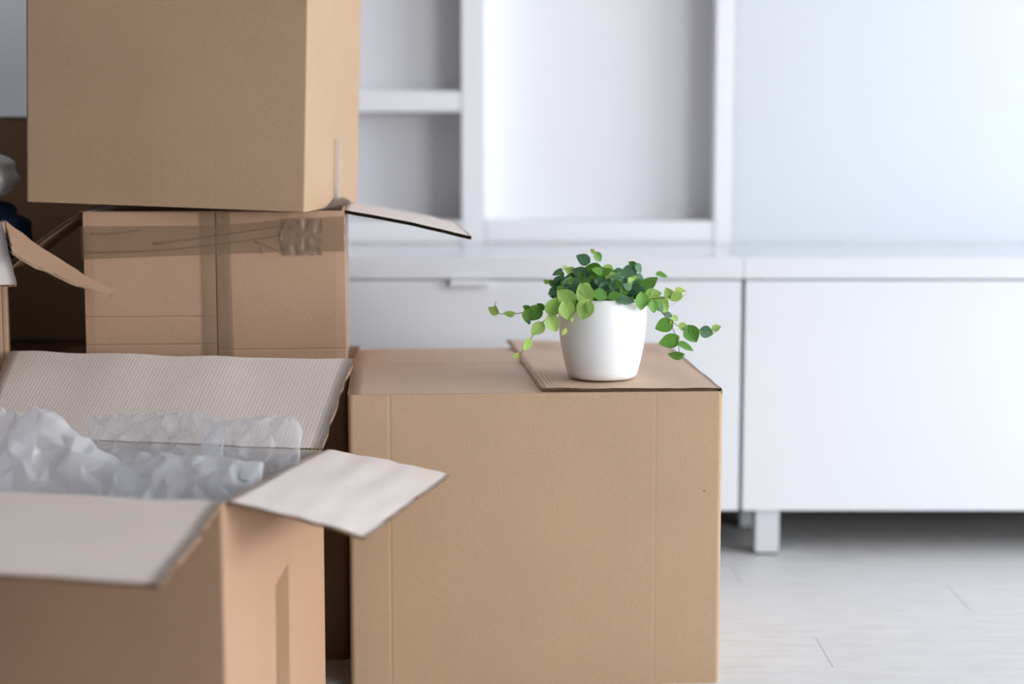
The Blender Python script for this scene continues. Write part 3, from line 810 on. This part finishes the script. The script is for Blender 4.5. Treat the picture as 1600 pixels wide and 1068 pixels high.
stem([(1150, 455), (1200, 505), (1260, 550), (1330, 568), (1400, 575), (1465, 585), (1490, 565), (1508, 545)], STEMG, [-.03]*8, .0009)
stem([(780, 390), (775, 300), (768, 200), (735, 95)], STEMG, [0, -.01, -.01, -.01])
stem([(960, 390), (985, 300), (992, 230), (988, 165)], STEMG, [0, 0, 0, 0])
stem([(1000, 390), (1050, 320), (1105, 270), (1122, 222)], STEMG, [0, 0, 0, 0])
stem([(600, 390), (550, 310), (535, 240), (550, 180)], STEMG, [0, 0, 0, 0])
stem([(540, 390), (500, 320), (470, 280), (430, 262)], STEMG, [0]*4, .0006)
LV = [((706, 152), (624, 116), 'd', .0, .2), ((742, 100), (776, 150), 'm', -.01, .3), ((738, 95), (710, 76), 'y', -.01, .3),
 ((768, 190), (680, 185), 'm', -.01, .5), ((690, 232), (600, 200), 'd', -.01, .2), ((800, 182), (850, 245), 'l', .02, .4), ((640, 262), (556, 245), 'd', .0, .1),
 ((545, 248), (476, 296), 'd', -.02, .5), ((548, 178), (580, 212), 'l', 0, .8), ((528, 196), (479, 234), 'd', 0, .9), ((545, 236), (528, 205), 'm', -.02, .4),
 ((492, 290), (458, 262), 'm', -.01, .4), ((455, 278), (424, 262), 'l', -.01, .4), ((505, 302), (484, 366), 'd', .0, .5), ((640, 190), (612, 232), 'd', .03, .6),
 ((605, 400), (508, 325), 'l', -.085, .1, 0), ((700, 385), (648, 280), 'l', -.08, .15, 2), ((720, 330), (632, 372), 'm', -.075, .3), ((470, 468), (508, 366), 'l', -.085, .1, 0),
 ((552, 405), (596, 510), 'l', -.095, .1, 0), ((700, 400), (655, 506), 'l', -.1, -.2, 2), ((690, 398), (722, 478), 'm', -.098, .9), ((495, 402), (490, 476), 'y', -.075, .4),
 ((462, 486), (506, 580), 'l', -.085, .1, 0), ((432, 434), (384, 406), 'm', -.065, .6), ((398, 432), (342, 510), 'm', -.065, -.1, 2), ((332, 448), (325, 526), 'm', -.065, .1, 0), ((345, 440), (298, 420), 'm', -.062, .5),
 ((243, 462), (180, 464), 'l', -.065, .9), ((150, 462), (84, 434), 'l', -.065, .5), ((150, 462), (128, 415), 'l', -.065, 1.0), ((416, 528), (352, 596), 'l', -.083, .3, 0), ((332, 624), (308, 696), 'l', -.083, .8), ((272, 712), (242, 740), 'y', -.083, .4),
 ((340, 512), (334, 536), 'd', -.065, .5), ((556, 560), (540, 600), 'y', -.09, .8), ((590, 480), (600, 520), 'l', -.09, .9),
 ((982, 202), (893, 228), 'd', .0, .15), ((990, 166), (942, 154), 'm', 0, .7), ((988, 170), (1020, 222), 'd', 0, .8), ((965, 250), (1003, 272), 'y', -.01, .2), ((988, 232), (1042, 286), 'd', 0, .7), ((962, 256), (903, 284), 'd', 0, .6),
 ((1035, 328), (1120, 242), 'm', -.01, .75), ((1118, 228), (1184, 242), 'm', 0, 1.0), ((1020, 350), (1022, 448), 'm', -.07, .5), ((1092, 392), (1100, 466), 'm', -.07, .4),
 ((1052, 360), (1146, 335), 'l', -.06, .4), ((1205, 372), (1170, 308), 'l', -.07, .1, 0), ((1256, 338), (1204, 392), 'l', -.072, .3, 0), ((1232, 322), (1292, 326), 'y', -.07, .8), ((1120, 384), (1184, 456), 'l', -.05, .2, 2), ((1110, 400), (1158, 452), 'd', -.055, .8), ((1060, 385), (1085, 425), 'l', -.065, .2),
 ((1202, 516), (1106, 562), 'm', -.03, .3, 0), ((1238, 612), (1128, 654), 'm', -.03, .55, 0), ((1250, 658), (1344, 690), 'm', -.03, 1.05), ((1272, 714), (1182, 712), 'm', -.03, .95), ((1165, 466), (1220, 484), 'd', -.03, .8), ((1215, 486), (1246, 512), 'l', -.03, .5), ((1210, 510), (1200, 540), 'y', -.03, .7),
 ((1256, 538), (1308, 560), 'l', -.03, .2), ((1312, 552), (1358, 644), 'm', -.035, -.1, 2), ((1340, 548), (1342, 610), 'm', -.033, .4), ((1388, 570), (1462, 592), 'd', -.03, .0, 2), ((1380, 570), (1400, 585), 'l', -.03, .4), ((1460, 566), (1510, 544), 'l', -.03, .6)]
for e in LV: leaf(e[0], e[1], e[2], e[3], e[4], e[5] if len(e) > 5 else None)
# the bushy middle
for e in [((640, 225), (590, 262), 'm', .0, .4), ((760, 235), (700, 262), 'm', -.02, .3), ((800, 250), (862, 285), 'm', -.02, .3), ((745, 262), (800, 300), 'd', -.03, .2),
 ((600, 300), (560, 350), 'd', -.04, .2), ((830, 290), (760, 318), 'd', -.04, .2), ((860, 300), (915, 330), 'm', -.03, .3), ((930, 300), (985, 342), 'd', -.03, .2), ((900, 340), (955, 310), 'm', -.06, .2),
 ((740, 345), (820, 372), 'm', -.07, .5), ((830, 372), (905, 348), 'm', -.07, .6), ((880, 388), (985, 382), 'd', -.072, .8), ((690, 300), (650, 250), 'd', -.02, .2), ((540, 290), (500, 250), 'd', -.01, .3),
 ((510, 330), (560, 300), 'm', -.05, .3), ((620, 360), (590, 420), 'm', -.082, .3), ((650, 400), (610, 460), 'm', -.088, .6), ((660, 300), (720, 350), 'l', -.075, .3), ((1010, 330), (960, 300), 'd', -.03, .3),
 ((1075, 350), (1030, 330), 'm', -.05, .4), ((1080, 330), (1130, 355), 'l', -.058, .3), ((1095, 380), (1140, 420), 'l', -.062, .2), ((790, 200), (745, 235), 'd', .01, .4)]: leaf(*e)
rnd = random.Random(21)
for k in range(118):
    x = rnd.uniform(505, 1040); y = rnd.uniform(262, 398)
    topy = 250+ (abs(x-770)/270)**2*50 + (28 if 870 < x < 900 else 0)
    if y < topy: y = topy+rnd.uniform(0, 60)
    a = rnd.uniform(0, 2*math.pi); Lg = rnd.uniform(55, 92)
    ex_, ey_ = x+Lg*math.cos(a), y+Lg*math.sin(a)*.75
    ex_ = min(max(ex_, 475), 1080)
    if ey_ > 402: ey_ = 402-rnd.uniform(0, 20)
    if ey_ < topy-25: ey_ = topy+10
    if math.hypot(ex_-x, ey_-y) < 35: continue
    front = y > 340
    leaf((x, y), (ex_, ey_), rnd.choice('dddmm' if not front else 'dddmmm'), rnd.uniform(-.06, .05), rnd.uniform(-1.0, 1.0), tipd=rnd.uniform(-.02, .02))
for k in range(64):
    if k < 40: x = rnd.uniform(570, 860); y = rnd.uniform(215, 330)
    elif k < 56: x = rnd.uniform(900, 1050); y = rnd.uniform(265, 350)
    else: x = rnd.uniform(500, 600); y = rnd.uniform(260, 340)
    a = rnd.uniform(0, 2*math.pi); Lg = rnd.uniform(55, 88)
    leaf((x, y), (x+Lg*math.cos(a), min(395, max(y+Lg*math.sin(a)*.6, 195 if x < 860 else 250))), rnd.choice('dddddml'), rnd.uniform(-.04, .05), rnd.uniform(-.9, .9), tipd=rnd.uniform(-.02, .02))
